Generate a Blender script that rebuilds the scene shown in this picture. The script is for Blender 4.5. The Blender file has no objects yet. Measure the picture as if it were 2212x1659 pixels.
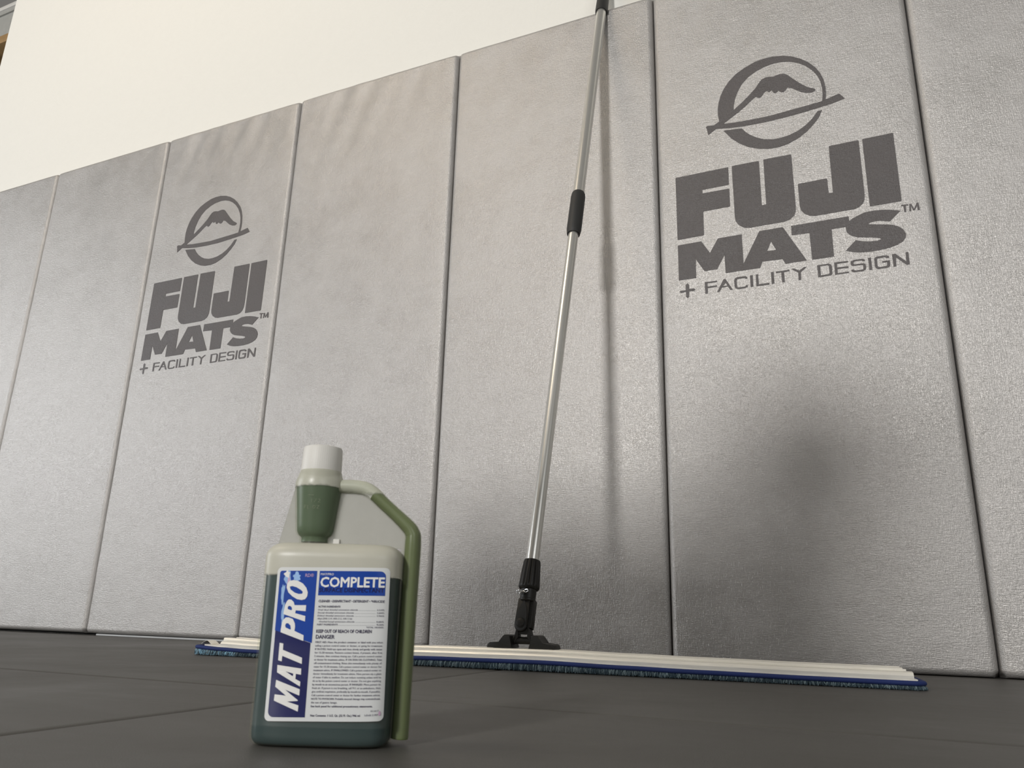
import bpy, bmesh, math, random
from mathutils import Vector, Matrix, noise
from mathutils.geometry import tessellate_polygon

random.seed(7)
scn = bpy.context.scene
COL = scn.collection

# ---------------------------------------------------------------- camera, world, lamps, exposure
W = 0.61                       # width of one wall pad
H = 1.757                      # top edge of the wall pads
CAM = Vector((2.2584, -1.7716, 0.0809))
yaw, pitch, roll = -0.4351, 0.2903, 0.0278
fw = Vector((math.sin(yaw)*math.cos(pitch), math.cos(yaw)*math.cos(pitch), math.sin(pitch)))
rt = Vector((math.cos(yaw), -math.sin(yaw), 0))
up = rt.cross(fw)
rt, up = math.cos(roll)*rt + math.sin(roll)*up, -math.sin(roll)*rt + math.cos(roll)*up
cd = bpy.data.cameras.new('camera'); cam = bpy.data.objects.new('camera', cd); COL.objects.link(cam)
m = Matrix((rt, up, -fw)).transposed().to_4x4(); m.translation = CAM
cam.matrix_world = m
cd.sensor_fit = 'HORIZONTAL'; cd.sensor_width = 36.0
cd.lens = 1701.3/2212*36
cd.clip_start = 0.01
cd.dof.use_dof = True; cd.dof.focus_distance = 1.7; cd.dof.aperture_fstop = 30
scn.camera = cam

world = bpy.data.worlds.new('world'); scn.world = world; world.use_nodes = True
wn = world.node_tree; bg = wn.nodes['Background']
bg.inputs['Color'].default_value = (1.0, 0.965, 0.90, 1); bg.inputs['Strength'].default_value = 0.18

def area(name, loc, target, sx, sy, power, color):
    l = bpy.data.lights.new(name, 'AREA'); l.shape = 'RECTANGLE'; l.size = sx; l.size_y = sy
    l.energy = power; l.color = color
    o = bpy.data.objects.new(name, l); COL.objects.link(o); o.location = loc
    o.rotation_euler = (Vector(target)-Vector(loc)).to_track_quat('-Z', 'Y').to_euler()
    return o
area('window_light', (1.35, -6.6, 2.5), (1.6, 0, 0.9), 0.6, 0.5, 272, (1.0, 0.985, 0.97))
area('door_light', (-4.8, -3.6, 1.65), (0.0, 0, 0.7), 2.0, 2.9, 165, (0.93, 0.96, 1.0))
area('side_window', (6.0, -4.6, 2.2), (1.4, 0, 0.8), 2.4, 1.5, 60, (0.97, 0.985, 1.0))
area('ceiling_light', (-0.6, -2.5, 4.2), (0.3, -0.4, 0.8), 1.8, 0.5, 40, (1.0, 0.85, 0.66))

vs = scn.view_settings
vs.view_transform = 'Standard'; vs.look = 'None'; vs.gamma = 1; vs.exposure = -0.07
vs.use_curve_mapping = False

# ---------------------------------------------------------------- helpers
def link(name, me, parent=None, mat=None, smooth=35):
    if mat is not None:
        for mm in (mat if isinstance(mat, (list, tuple)) else [mat]): me.materials.append(mm)
    if smooth:
        me.polygons.foreach_set('use_smooth', [True]*len(me.polygons))
        me.set_sharp_from_angle(angle=math.radians(smooth))
    o = bpy.data.objects.new(name, me); COL.objects.link(o)
    if parent is not None: o.parent = parent
    return o
def obj(name, bm, mat, parent=None, smooth=35, recalc=True):
    if recalc: bmesh.ops.recalc_face_normals(bm, faces=bm.faces)
    me = bpy.data.meshes.new(name); bm.to_mesh(me); bm.free()
    return link(name, me, parent, mat, smooth)
def tag(o, label=None, cat=None, group=None, kind=None):
    if label: o['label'] = label
    if cat: o['category'] = cat
    if group: o['group'] = group
    if kind: o['kind'] = kind
    return o
def empty(name, loc=(0, 0, 0)):
    o = bpy.data.objects.new(name, None); COL.objects.link(o); o.location = loc; o.empty_display_size = .05
    return o
def local(o, parent):
    """keep world-space coordinates of a child whose parent sits at its own base point"""
    o.matrix_parent_inverse = Matrix.Translation(parent.location).inverted()
    return o
def box(bm, lo, hi, bev=0, seg=2, M=None):
    vs_ = [bm.verts.new((x, y, z)) for z in (lo[2], hi[2]) for y in (lo[1], hi[1]) for x in (lo[0], hi[0])]
    fs = [bm.faces.new([vs_[i] for i in f]) for f in ((0,2,3,1),(4,5,7,6),(0,1,5,4),(2,6,7,3),(0,4,6,2),(1,3,7,5))]
    geo = list(vs_)
    if bev:
        es = list({e for f in fs for e in f.edges})
        r = bmesh.ops.bevel(bm, geom=es, offset=bev, segments=seg, profile=.5, affect='EDGES')
        geo = list({v for f in r['faces'] for v in f.verts} | {v for v in vs_ if v.is_valid})
    if M is not None: bmesh.ops.transform(bm, matrix=M, verts=geo)
    return geo
def prism(bm, pts, M, depth, bev=0):
    """polygon pts (2D) extruded from 0 to depth, then placed by matrix M"""
    a = [bm.verts.new(M @ Vector((p[0], p[1], 0))) for p in pts]
    b = [bm.verts.new(M @ Vector((p[0], p[1], depth))) for p in pts]
    n = len(pts)
    fs = [bm.faces.new(a[::-1]), bm.faces.new(b)] + [bm.faces.new((a[i], a[(i+1) % n], b[(i+1) % n], b[i])) for i in range(n)]
    if bev:
        bmesh.ops.bevel(bm, geom=list({e for f in fs for e in f.edges}), offset=bev, segments=2, profile=.5, affect='EDGES')
def loft(bm, rings, cap0=True, cap1=True):
    vr = [[bm.verts.new(p) for p in r] for r in rings]
    n = len(vr[0])
    for a, b in zip(vr, vr[1:]):
        for i in range(n): bm.faces.new((a[i], a[(i+1) % n], b[(i+1) % n], b[i]))
    if cap0: bm.faces.new(vr[0][::-1])
    if cap1: bm.faces.new(vr[-1])
    return vr
def lathe(bm, prof, M, n=32, rib=0, ribs=0, ribz=None):
    rings = []
    for z, r in prof:
        ring = []
        for i in range(n):
            t = 2*math.pi*i/n; rr = r
            if ribs and (ribz is None or ribz[0] < z < ribz[1]):
                rr = r - rib*(0.5-0.5*math.cos(ribs*t))**6
            ring.append(M @ Vector((rr*math.cos(t), rr*math.sin(t), z)))
        rings.append(ring)
    loft(bm, rings)
def tube(bm, path, ra, rb=None, ref=Vector((0, 0, 1)), n=16, cap=True):
    """sweep an ellipse (ra in plane, rb along ref) along path"""
    rings = []
    for i, p in enumerate(path):
        t = (path[min(i+1, len(path)-1)] - path[max(i-1, 0)]).normalized()
        s = t.cross(ref).normalized(); r2 = s.cross(t)
        a = ra[i] if isinstance(ra, (list, tuple)) else ra
        b = a if rb is None else (rb[i] if isinstance(rb, (list, tuple)) else rb)
        rings.append([p + s*a*math.cos(2*math.pi*k/n) + r2*b*math.sin(2*math.pi*k/n) for k in range(n)])
    loft(bm, rings, cap, cap)
def smooth_path(pts, per=6):
    P = [Vector(p) for p in pts]; out = []
    for i in range(len(P)-1):
        a, b, c, d = P[max(i-1, 0)], P[i], P[i+1], P[min(i+2, len(P)-1)]
        for k in range(per):
            t = k/per
            out.append(0.5*((2*b)+(c-a)*t+(2*a-5*b+4*c-d)*t*t+(3*b-a-3*c+d)*t**3))
    out.append(P[-1]); return out

# ---------------------------------------------------------------- materials
class NT:
    def __init__(s, name):
        s.m = bpy.data.materials.new(name); s.m.use_nodes = True; s.t = s.m.node_tree
        s.p = s.t.nodes['Principled BSDF']; s.out = s.t.nodes['Material Output']
    def n(s, typ, **kw):
        nd = s.t.nodes.new(typ)
        for k, v in kw.items():
            if k in nd.inputs: nd.inputs[k].default_value = v
            else: setattr(nd, k, v)
        return nd
    def l(s, a, b): s.t.links.new(a, b)
    def coord(s, scale=(1, 1, 1), kind='Object'):
        tc = s.n('ShaderNodeTexCoord'); mp = s.n('ShaderNodeMapping'); mp.inputs['Scale'].default_value = scale; mp.inputs['Location'].default_value = (2.31, 1.73, 3.17)
        s.l(tc.outputs[kind], mp.inputs['Vector']); return mp.outputs['Vector']
    def noise(s, vec, scale, detail=3, rough=.55, dist=0):
        nd = s.n('ShaderNodeTexNoise'); nd.inputs['Scale'].default_value = scale
        nd.inputs['Detail'].default_value = detail; nd.inputs['Roughness'].default_value = rough
        nd.inputs['Distortion'].default_value = dist
        s.l(vec, nd.inputs['Vector']); return nd.outputs['Fac']
    def ramp(s, fac, a, b, ca, cb):
        r = s.n('ShaderNodeMapRange'); r.inputs['From Min'].default_value = a; r.inputs['From Max'].default_value = b
        r.inputs['To Min'].default_value = ca; r.inputs['To Max'].default_value = cb
        s.l(fac, r.inputs['Value']); return r.outputs['Result']
    def mix(s, fac, ca, cb):
        x = s.n('ShaderNodeMix', data_type='RGBA'); s.l(fac, x.inputs['Factor'])
        x.inputs['A'].default_value = (*ca, 1); x.inputs['B'].default_value = (*cb, 1); return x.outputs['Result']
    def add(s, a, b, op='ADD'):
        x = s.n('ShaderNodeMath', operation=op)
        for i, v in enumerate((a, b)):
            if isinstance(v, (int, float)): x.inputs[i].default_value = v
            else: s.l(v, x.inputs[i])
        return x.outputs[0]
    def bump(s, h, strength, dist, prev=None):
        b = s.n('ShaderNodeBump'); b.inputs['Strength'].default_value = strength; b.inputs['Distance'].default_value = dist
        s.l(h, b.inputs['Height'])
        if prev is not None: s.l(prev, b.inputs['Normal'])
        return b.outputs['Normal']
def plain(name, col, rough=.5, metal=0, spec=.5, coat=0, var=.06, bumpd=0, bscale=300):
    t = NT(name); t.p.inputs['Roughness'].default_value = rough; t.p.inputs['Metallic'].default_value = metal
    t.p.inputs['Specular IOR Level'].default_value = spec; t.p.inputs['Coat Weight'].default_value = coat
    v = t.coord(); f = t.noise(v, 35, 3)
    t.l(t.mix(f, [c*(1-var) for c in col], [min(1, c*(1+var)) for c in col]), t.p.inputs['Base Color'])
    if bumpd: t.l(t.bump(t.noise(v, bscale, 4), .6, bumpd), t.p.inputs['Normal'])
    return t.m

def vinyl(name, ca, cb, r0, r1, metal=0):
    t = NT(name); t.p.inputs['Metallic'].default_value = metal
    v = t.coord()
    cloud = t.noise(v, 5.5, 6, .62, .3)
    cloud2 = t.noise(v, 21, 5, .65, .2)
    c = t.add(t.add(cloud, .6, 'MULTIPLY'), t.add(cloud2, .4, 'MULTIPLY'))
    t.l(t.mix(t.ramp(c, .35, .65, 0, 1), ca, cb), t.p.inputs['Base Color'])
    t.l(t.ramp(c, .36, .64, r0, r1), t.p.inputs['Roughness'])
    t.p.inputs['Specular IOR Level'].default_value = .6
    # pressed linen grain: two crossed stretched noises, plus the slow waviness of the foam under the skin
    vx = t.coord((1, 1, .16)); vz = t.coord((.16, 1, 1))
    gr = t.add(t.noise(vx, 620, 2, .6), t.noise(vz, 620, 2, .6))
    n1 = t.bump(t.noise(v, 7, 3, .5), .5, .006)
    n2 = t.bump(t.noise(v, 60, 4, .6), .5, .0006, n1)
    n3 = t.bump(gr, .9, .00085, n2)
    t.l(n3, t.p.inputs['Normal'])
    return t.m
M_pad = vinyl('grey_vinyl', (.355, .340, .322), (.415, .400, .384), .32, .44, .42)
M_print = vinyl('dark_print', (.060, .052, .050), (.078, .068, .066), .42, .56)
M_gapshade = plain('gap_shade_black', (.05, .05, .05), .8)  # near black that stands in for shade behind the pads

def matting():
    t = NT('mat_vinyl'); v = t.coord()
    a = t.noise(v, 3, 5, .6, .4); st = t.noise(t.coord((1.0, 7, 1)), 4, 4, .6, .6)
    c = t.add(t.add(a, .6, 'MULTIPLY'), t.add(st, .4, 'MULTIPLY'))
    t.l(t.mix(t.ramp(c, .35, .68, 0, 1), (.052, .050, .044), (.064, .061, .055)), t.p.inputs['Base Color'])
    t.l(t.ramp(a, .3, .7, .44, .58), t.p.inputs['Roughness']); t.p.inputs['Specular IOR Level'].default_value = .35
    n1 = t.bump(t.noise(t.coord((1, 2.5, 1)), 3.2, 3, .5, .5), .4, .010)
    n2 = t.bump(t.noise(v, 900, 2, .5), .5, .0004, n1)
    t.l(n2, t.p.inputs['Normal']); return t.m
M_mat = matting()
M_wall = plain('painted_wall', (.70, .685, .63), .75, var=.015, bumpd=.0015, bscale=90)
M_dimwall = plain('rear_wall_paint', (.16, .155, .145), .8)
M_concrete = plain('concrete', (.22, .21, .2), .8, bumpd=.003, bscale=40)
def alu_mat(name, col, rough, axis, metal=1):
    t = NT(name); t.p.inputs['Metallic'].default_value = metal; t.p.inputs['Roughness'].default_value = rough
    v = t.coord(axis); f = t.noise(v, 90, 4, .6)
    t.l(t.mix(f, [c*.88 for c in col], [min(1, c*1.06) for c in col]), t.p.inputs['Base Color'])
    t.l(t.ramp(f, .3, .7, rough-.05, rough+.08), t.p.inputs['Roughness'])
    t.l(t.bump(f, .25, .0004), t.p.inputs['Normal']); return t.m
M_frame = alu_mat('extruded_aluminium', (.96, .92, .83), .38, (.05, 3, 3), .35)
M_pole = plain('anodised_pole', (.70, .69, .65), .30, metal=.85, var=.03)
M_zinc = plain('bright_zinc', (.8, .82, .85), .18, metal=1)
M_black = plain('black_plastic', (.013, .012, .010), .46, spec=.35, var=.15, bumpd=.0003, bscale=500)
M_rubber = plain('black_rubber', (.016, .016, .015), .55, var=.1)
M_blue = plain('blue_binding', (.007, .021, .115), .8, var=.25, bumpd=.0006, bscale=700)
M_fibre = plain('fringe_fibre', (.030, .055, .072), .85, var=.5)
M_fibre_pale = plain('fringe_fibre_pale', (.16, .215, .235), .85, var=.4)
M_fibre_light = plain('fringe_tip_light', (.25, .45, .58), .8, var=.3)
M_pile = plain('fringe_pile', (.008, .012, .016), .9)

def steps(name, fac_shell, col, gloss_rough):
    """frosted plastic skin: a thin milky layer over whatever is behind it"""
    t = NT(name)
    t.p.inputs['Roughness'].default_value = gloss_rough; t.p.inputs['Base Color'].default_value = (*col, 1)
    t.l(t.mix(t.noise(t.coord(), 60, 3), [c*.94 for c in col], [min(1, c*1.04) for c in col]), t.p.inputs['Base Color'])
    tr = t.n('ShaderNodeBsdfTransparent'); tr.inputs['Color'].default_value = (.95, .96, .93, 1)
    mx = t.n('ShaderNodeMixShader')
    t.l(tr.outputs[0], mx.inputs[1]); t.l(t.p.outputs[0], mx.inputs[2])
    # wetted plastic (liquid against the wall) turns clear, dry plastic stays milky
    tc = t.n('ShaderNodeTexCoord'); sp = t.n('ShaderNodeSeparateXYZ'); t.l(tc.outputs['Object'], sp.inputs[0])
    wob = t.ramp(t.noise(t.coord(), 260, 2), 0, 1, -.0012, .0012)
    z = t.add(sp.outputs['Z'], wob)
    f = t.ramp(z, fac_shell[0]-.0008, fac_shell[0]+.0008, fac_shell[1], fac_shell[2])
    t.l(f, mx.inputs[0]); t.l(mx.outputs[0], t.out.inputs['Surface'])
    return t.m
M_shell = steps('frosted_plastic_body', (.1055, .06, .78), (.52, .505, .42), .38)
M_cham = steps('frosted_plastic_chamber', (.1672, .11, .72), (.52, .515, .42), .34)
M_tubeshell = steps('frosted_plastic_tube', (.1640, .12, .74), (.52, .53, .42), .36)
M_web = steps('frosted_plastic_web', (.0, .2, .48), (.42, .41, .37), .4)
M_liq = plain('green_liquid', (.013, .036, .042), .35, var=.05)
M_liq2 = plain('green_liquid_chamber', (.042, .085, .036), .35, var=.05)
M_liq3 = plain('green_liquid_tube', (.088, .120, .028), .35, var=.08)
M_cap = plain('white_cap', (.60, .585, .54), .5, var=.02)
M_paper = plain('label_paper', (.62, .63, .62), .28, var=.02, coat=.5)
M_navy = plain('label_navy', (.010, .013, .085), .25, var=.12, coat=.5)
M_royal = plain('label_blue', (.008, .050, .300), .25, var=.12, coat=.5)
M_ink = plain('label_ink', (.050, .045, .085), .4, var=.1)
M_white = plain('label_white', (.74, .73, .70), .3, var=.02, coat=.5)
M_stain = plain('label_stain', (.28, .45, .72), .3, var=.4, coat=.5)
M_pink = plain('label_faded_pink', (.55, .36, .50), .35)
M_tote = plain('grey_tote', (.30, .30, .28), .4, var=.1)
M_totelid = plain('tote_lid', (.52, .51, .48), .4)
M_timber = plain('timber', (.26, .16, .065), .6, var=.2)
M_shelfshade = plain('shelf_shade_black', (.035, .022, .012), .6)  # near black standing in for the shade inside the shelf
M_strip = plain('metal_strip', (.33, .34, .34), .4)

LOGO = [
 ([(163.6,1303.3),(161.3,1323.8),(161.6,1340.6),(164.2,1356.9),(170.1,1376.5),(179.1,1395.3),(193.4,1414.6),(212.1,1431.6),(234.0,1443.3),(259.1,1452.8),(280.1,1455.9),(302.6,1455.7),(327.8,1450.5),(347.5,1442.2),(366.7,1429.9),(383.8,1414.1),(398.7,1395.0),(408.6,1375.5),(414.9,1354.2),(417.6,1332.1),(417.3,1314.1),(414.8,1297.7),(410.5,1290.0),(406.5,1293.1),(409.4,1312.3),(409.9,1332.3),(407.4,1351.4),(401.6,1369.4),(391.6,1387.9),(378.1,1404.4),(362.5,1417.6),(344.8,1427.3),(326.6,1432.9),(306.3,1434.9),(282.1,1431.8),(260.9,1424.4),(241.0,1413.3),(224.3,1397.0),(212.7,1377.0),(204.6,1356.1),(201.3,1338.1),(200.7,1327.1),(200.0,1313.3),(173.2,1293.9),(166.1,1293.3)],
  []),
 ([(200.7,1327.1),(221.4,1343.0),(239.6,1358.8),(256.2,1375.0),(267.5,1390.6),(273.0,1396.4),(281.8,1399.7),(290.3,1399.0),(300.4,1396.6),(309.0,1398.2),(317.5,1399.2),(327.5,1396.9),(333.9,1391.8),(341.6,1382.2),(350.8,1371.2),(363.0,1357.3),(376.8,1344.0),(392.4,1334.8),(394.5,1331.2),(391.8,1327.5),(385.2,1326.3),(375.5,1327.7),(362.9,1333.4),(352.0,1342.0),(341.1,1351.8),(331.4,1355.6),(326.7,1349.3),(321.4,1345.3),(314.9,1347.6),(309.9,1352.8),(304.9,1348.4),(300.6,1348.0),(297.5,1351.6),(294.2,1358.7),(288.3,1354.8),(285.1,1357.2),(281.9,1360.2),(276.5,1356.6),(270.9,1348.8),(266.4,1345.3),(263.0,1345.2),(258.9,1348.1),(257.0,1350.7),(249.3,1346.6),(227.5,1328.7),(209.4,1316.0),(173.2,1293.9),(166.1,1293.3),(188.2,1312.4)],
  []),
 ([(173.2,1293.9),(201.1,1290.2),(235.6,1288.2),(286.5,1286.8),(336.7,1290.3),(369.6,1292.3),(407.0,1295.4),(414.8,1297.7),(445.9,1305.3),(456.8,1288.9),(433.0,1283.6),(405.7,1280.3),(368.4,1276.6),(319.0,1272.9),(268.7,1272.2),(217.6,1274.5),(183.0,1278.8),(155.0,1284.1),(134.8,1271.2),(131.7,1288.7),(129.9,1294.4),(131.5,1297.2),(136.0,1297.7),(149.3,1295.2),(163.6,1303.3)],
  []),
 ([(172.7,1273.9),(217.3,1269.0),(225.2,1257.1),(236.5,1245.1),(252.8,1232.8),(269.1,1224.6),(288.8,1219.6),(307.0,1218.9),(326.9,1221.8),(348.6,1229.1),(365.6,1239.5),(381.2,1253.2),(391.9,1267.2),(395.1,1270.7),(404.6,1270.7),(397.3,1254.8),(384.9,1239.3),(367.5,1222.2),(347.1,1208.7),(323.7,1198.9),(300.4,1194.8),(277.3,1196.0),(254.3,1201.7),(231.2,1212.0),(209.8,1227.5),(190.1,1247.8)],
  []),
 ([(47.6,1166.6),(49.5,1167.6),(177.5,1168.1),(179.0,1166.8),(178.3,1120.7),(176.8,1119.2),(113.4,1118.8),(113.3,1109.1),(177.1,1108.6),(178.6,1106.9),(178.0,1060.8),(176.5,1059.1),(114.9,1058.9),(113.1,1057.7),(112.2,996.0),(110.9,994.1),(48.4,993.2),(47.1,995.1)],
  []),
 ([(187.5,1167.2),(189.0,1168.9),(250.9,1168.4),(252.3,1166.7),(251.8,1046.9),(261.8,1047.1),(262.6,1167.6),(264.1,1169.3),(325.7,1168.4),(327.2,1166.4),(327.4,1027.6),(326.6,1016.4),(322.6,1005.8),(312.3,997.4),(299.1,993.8),(219.7,993.4),(206.4,996.8),(195.0,1006.3),(188.8,1017.3),(187.7,1029.3)],
  []),
 ([(411.2,1167.8),(412.6,1169.8),(474.7,1169.9),(476.0,1167.7),(475.9,1030.2),(474.7,1016.2),(470.5,1006.4),(461.0,998.6),(450.5,995.5),(368.6,995.3),(356.6,997.7),(345.0,1005.5),(338.1,1016.0),(336.1,1027.4),(336.1,1083.8),(337.5,1085.7),(399.4,1086.2),(400.8,1084.6),(401.2,1047.3),(410.1,1046.7)],
  []),
 ([(483.6,1168.8),(485.0,1170.1),(547.5,1170.5),(548.7,1168.7),(548.4,997.8),(547.1,995.8),(484.6,995.8),(483.6,996.9)],
  []),
 ([(313.6,979.8),(437.7,980.2),(438.2,967.9),(429.6,954.6),(399.8,954.9),(399.2,886.4),(352.7,886.5),(351.9,954.3),(313.2,955.8)],
  []),
 ([(438.2,967.9),(445.5,972.7),(458.2,978.3),(472.1,982.9),(489.5,983.7),(508.0,982.0),(524.7,978.6),(543.4,972.6),(520.0,950.8),(502.7,955.9),(488.3,957.1),(480.2,956.0),(476.4,953.5),(477.5,952.0),(495.4,948.1),(513.5,944.6),(527.4,940.2),(538.3,933.3),(545.2,924.9),(548.7,915.5),(547.1,906.3),(541.1,898.0),(528.9,891.7),(513.0,887.5),(493.3,885.5),(473.5,885.1),(453.8,886.8),(438.1,890.7),(424.8,896.3),(447.3,918.2),(461.5,912.8),(477.2,909.6),(490.3,908.8),(497.0,910.2),(498.5,912.3),(494.8,915.1),(483.3,918.1),(466.3,921.6),(451.9,924.8),(441.6,929.5),(434.1,936.1),(429.6,944.0),(429.6,954.6)],
  []),
 ([(47.1,978.1),(104.7,979.1),(124.4,944.5),(144.8,979.3),(201.1,979.7),(201.2,902.7),(241.8,980.2),(295.1,980.4),(341.1,887.0),(294.9,886.2),(288.6,899.6),(243.6,900.5),(238.2,885.9),(158.7,885.4),(158.2,933.2),(139.2,898.8),(108.9,899.0),(89.6,933.9),(88.7,884.6),(46.7,884.3)],
  [(266.5,948.5),(276.2,925.1),(255.9,925.5)]),
 ([(67.0,873.2),(70.9,869.3),(70.7,858.6),(82.3,858.0),(85.9,854.6),(82.3,851.4),(70.7,851.7),(70.2,838.2),(66.3,834.7),(62.6,838.5),(62.8,851.6),(50.6,850.5),(47.2,854.0),(50.3,856.5),(62.5,856.6),(62.7,870.6)],
  []),
 ([(108.4,869.9),(137.3,869.3),(137.6,865.7),(114.9,866.1),(114.8,857.4),(136.8,857.5),(137.1,853.9),(115.1,853.3),(114.9,839.8),(108.5,839.7)],
  []),
 ([(152.9,870.4),(157.7,870.1),(173.2,840.5),(167.4,840.3),(162.1,850.3),(148.2,850.1),(142.6,840.1),(136.4,839.9)],
  [(157.2,860.5),(161.1,852.9),(150.2,852.8)]),
 ([(207.6,863.3),(207.5,866.8),(204.4,869.8),(198.7,870.4),(184.2,870.2),(178.6,867.5),(177.3,862.9),(177.5,847.6),(179.1,843.3),(184.0,840.1),(201.3,840.3),(206.8,842.1),(208.4,846.7),(203.4,847.2),(202.2,844.0),(187.1,844.0),(184.0,844.9),(183.3,847.4),(183.0,862.0),(184.2,865.3),(187.6,866.1),(201.3,866.1),(202.6,864.1)],
  []),
 ([(213.7,870.2),(220.1,870.1),(220.3,840.8),(213.9,840.7)],
  []),
 ([(227.0,870.5),(232.5,870.4),(232.5,844.8),(255.6,844.9),(255.7,840.4),(226.6,840.9)],
  []),
 ([(261.2,870.8),(267.2,870.6),(267.2,841.3),(261.1,841.0)],
  []),
 ([(272.6,870.0),(302.1,870.3),(302.2,866.6),(289.8,866.5),(290.4,841.2),(284.2,841.2),(283.9,866.5),(272.3,866.5)],
  []),
 ([(306.2,871.2),(313.0,871.3),(323.1,864.4),(334.0,871.3),(340.4,871.2),(326.2,860.2),(325.8,841.3),(319.9,841.0),(320.6,859.8)],
  []),
 ([(361.9,870.8),(386.3,871.0),(391.5,868.0),(392.8,863.4),(392.5,846.7),(390.1,842.4),(383.8,841.3),(362.3,841.0)],
  [(368.4,867.6),(384.0,867.7),(386.5,865.3),(386.4,847.7),(384.2,845.3),(368.0,845.0)]),
 ([(397.9,871.7),(426.7,870.9),(426.7,867.5),(403.4,867.5),(403.6,858.4),(426.5,858.0),(426.5,854.5),(403.7,854.4),(403.4,844.6),(426.4,844.7),(426.4,841.6),(397.7,841.6)],
  []),
 ([(461.5,865.1),(461.1,868.3),(457.0,870.7),(439.0,870.9),(432.8,868.8),(431.7,863.9),(432.6,859.0),(436.4,856.5),(453.7,856.5),(456.4,855.0),(456.6,848.6),(455.3,844.9),(440.7,845.0),(437.5,846.4),(436.7,848.1),(431.6,847.8),(432.0,844.1),(436.4,841.5),(456.2,841.2),(461.1,844.0),(462.4,850.8),(461.4,857.3),(457.9,859.7),(439.4,859.8),(437.5,861.4),(437.5,865.3),(440.0,867.3),(454.7,867.3),(456.2,865.3)],
  []),
 ([(468.2,870.7),(473.9,870.8),(474.0,841.3),(468.1,841.2)],
  []),
 ([(509.9,863.7),(509.9,867.6),(504.8,870.9),(486.6,871.0),(481.2,868.8),(479.8,864.3),(479.9,848.6),(481.1,843.7),(485.7,840.9),(505.7,841.1),(509.9,844.3),(510.6,848.8),(510.7,858.1),(495.5,858.1),(495.4,854.2),(504.8,854.5),(504.5,848.3),(503.0,845.5),(488.0,845.2),(486.0,846.8),(485.3,850.8),(485.5,862.5),(486.8,866.2),(501.8,866.7),(504.0,865.2),(504.1,864.0)],
  []),
 ([(516.2,871.2),(522.7,871.3),(542.2,849.6),(543.1,871.1),(548.5,870.9),(548.3,841.6),(542.2,841.4),(523.3,862.5),(521.8,841.5),(516.4,841.3)],
  []),
 ([(546.0,986.2),(560.2,984.9),(560.2,982.5),(554.8,982.8),(554.8,967.5),(550.7,967.9),(550.6,982.9),(545.8,983.1)],
  []),
 ([(562.2,984.9),(566.6,984.6),(570.7,972.2),(577.0,985.0),(580.8,985.0),(581.4,967.3),(577.6,967.3),(577.2,978.9),(571.9,968.8),(568.4,968.7),(564.9,980.7),(564.7,967.4),(561.0,967.5)],
  []),
]
NAME_GLYPHS = [
 ([(5.76,24.39),(21.35,18.89),(21.36,15.15),(12.07,18.6),(20.73,12.38),(20.58,11.98),(13.88,11.6),(21.3,9.4),(21.2,5.74),(5.45,12.1),(5.6,15.8),(12.85,15.03),(5.57,20.31)],
  []),
 ([(5.7,33.37),(21.26,31.25),(21.37,27.56),(18.07,28.1),(18.02,25.01),(21.32,23.44),(21.3,20.53),(5.91,28.9)],
  [(11.39,29.54),(16.46,28.19),(16.22,26.57)]),
 ([(5.9,46.83),(8.37,46.37),(8.41,42.53),(21.18,37.83),(21.33,34.05),(8.35,38.88),(8.27,35.49),(5.9,36.2)],
  []),
 ([(5.99,56.5),(6.31,59.33),(6.91,61.11),(8.49,62.54),(10.38,62.54),(13.11,61.66),(14.66,58.99),(15.03,56.86),(14.87,54.2),(21.03,51.55),(21.12,48.02),(5.89,53.33),(5.81,55.09)],
  [(9.0,58.81),(10.31,58.98),(11.94,57.57),(12.51,55.26),(11.78,55.02),(8.83,56.33),(8.52,57.74)]),
 ([(6.7,65.74),(7.25,70.4),(8.36,72.92),(9.43,73.83),(11.16,73.66),(12.81,72.23),(13.54,70.25),(21.11,70.29),(21.1,66.51),(14.57,67.02),(14.34,65.23),(21.15,63.46),(21.15,60.07),(6.6,64.67)],
  [(9.41,69.51),(10.53,69.88),(11.74,68.98),(12.15,67.73),(11.72,67.01),(9.38,67.72),(9.11,68.61)]),
 ([(11.46,86.2),(14.58,85.68),(17.79,84.06),(20.32,81.35),(21.51,78.44),(21.33,75.9),(20.12,74.08),(17.87,73.52),(14.76,74.04),(11.55,75.83),(8.67,78.34),(7.46,81.24),(7.44,83.78),(8.82,85.62)],
  [(9.31,81.98),(11.01,82.36),(13.75,81.66),(16.97,79.86),(18.21,78.78),(17.93,77.51),(15.64,77.31),(12.89,78.19),(10.04,80.17)]),
]

# ---------------------------------------------------------------- room shell
bm = bmesh.new(); box(bm, (-6, -7.0, -.12), (6.5, 5, -.032)); fl = tag(obj('floor', bm, M_concrete), kind='structure')
WL = -1.303
bm = bmesh.new(); box(bm, (WL, .052, -.032), (6.0, .19, 5.2), .004, 2); tag(obj('wall_front', bm, M_wall), kind='structure')
bm = bmesh.new(); box(bm, (-6, 4.7, -.032), (6.0, 4.82, 5.2)); tag(obj('wall_back', bm, M_wall), kind='structure')
bm = bmesh.new(); box(bm, (-6, -7.15, -.032), (6.5, -7.0, 3.6)); tag(obj('wall_rear', bm, M_dimwall), kind='structure')
# thin metal strip lying under the pads where they stand off the floor
bm = bmesh.new(); box(bm, (.05, .006, 0.0), (.585, .05, .0048), .0006, 1)
tag(obj('trim_1', bm, M_strip), kind='structure')
bm = bmesh.new(); box(bm, (.600, .012, 0.0), (1.15, .0510, .0044), .0006, 1); tag(obj('trim_2', bm, M_strip), kind='structure')
bm = bmesh.new(); box(bm, (-1.22, .0512, 0.0008), (3.66, .0519, 1.74), 0); tag(obj('gap_shade_sheet', bm, M_gapshade), kind='structure')  # dark sheet added so the gaps at the pads read as shade

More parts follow.
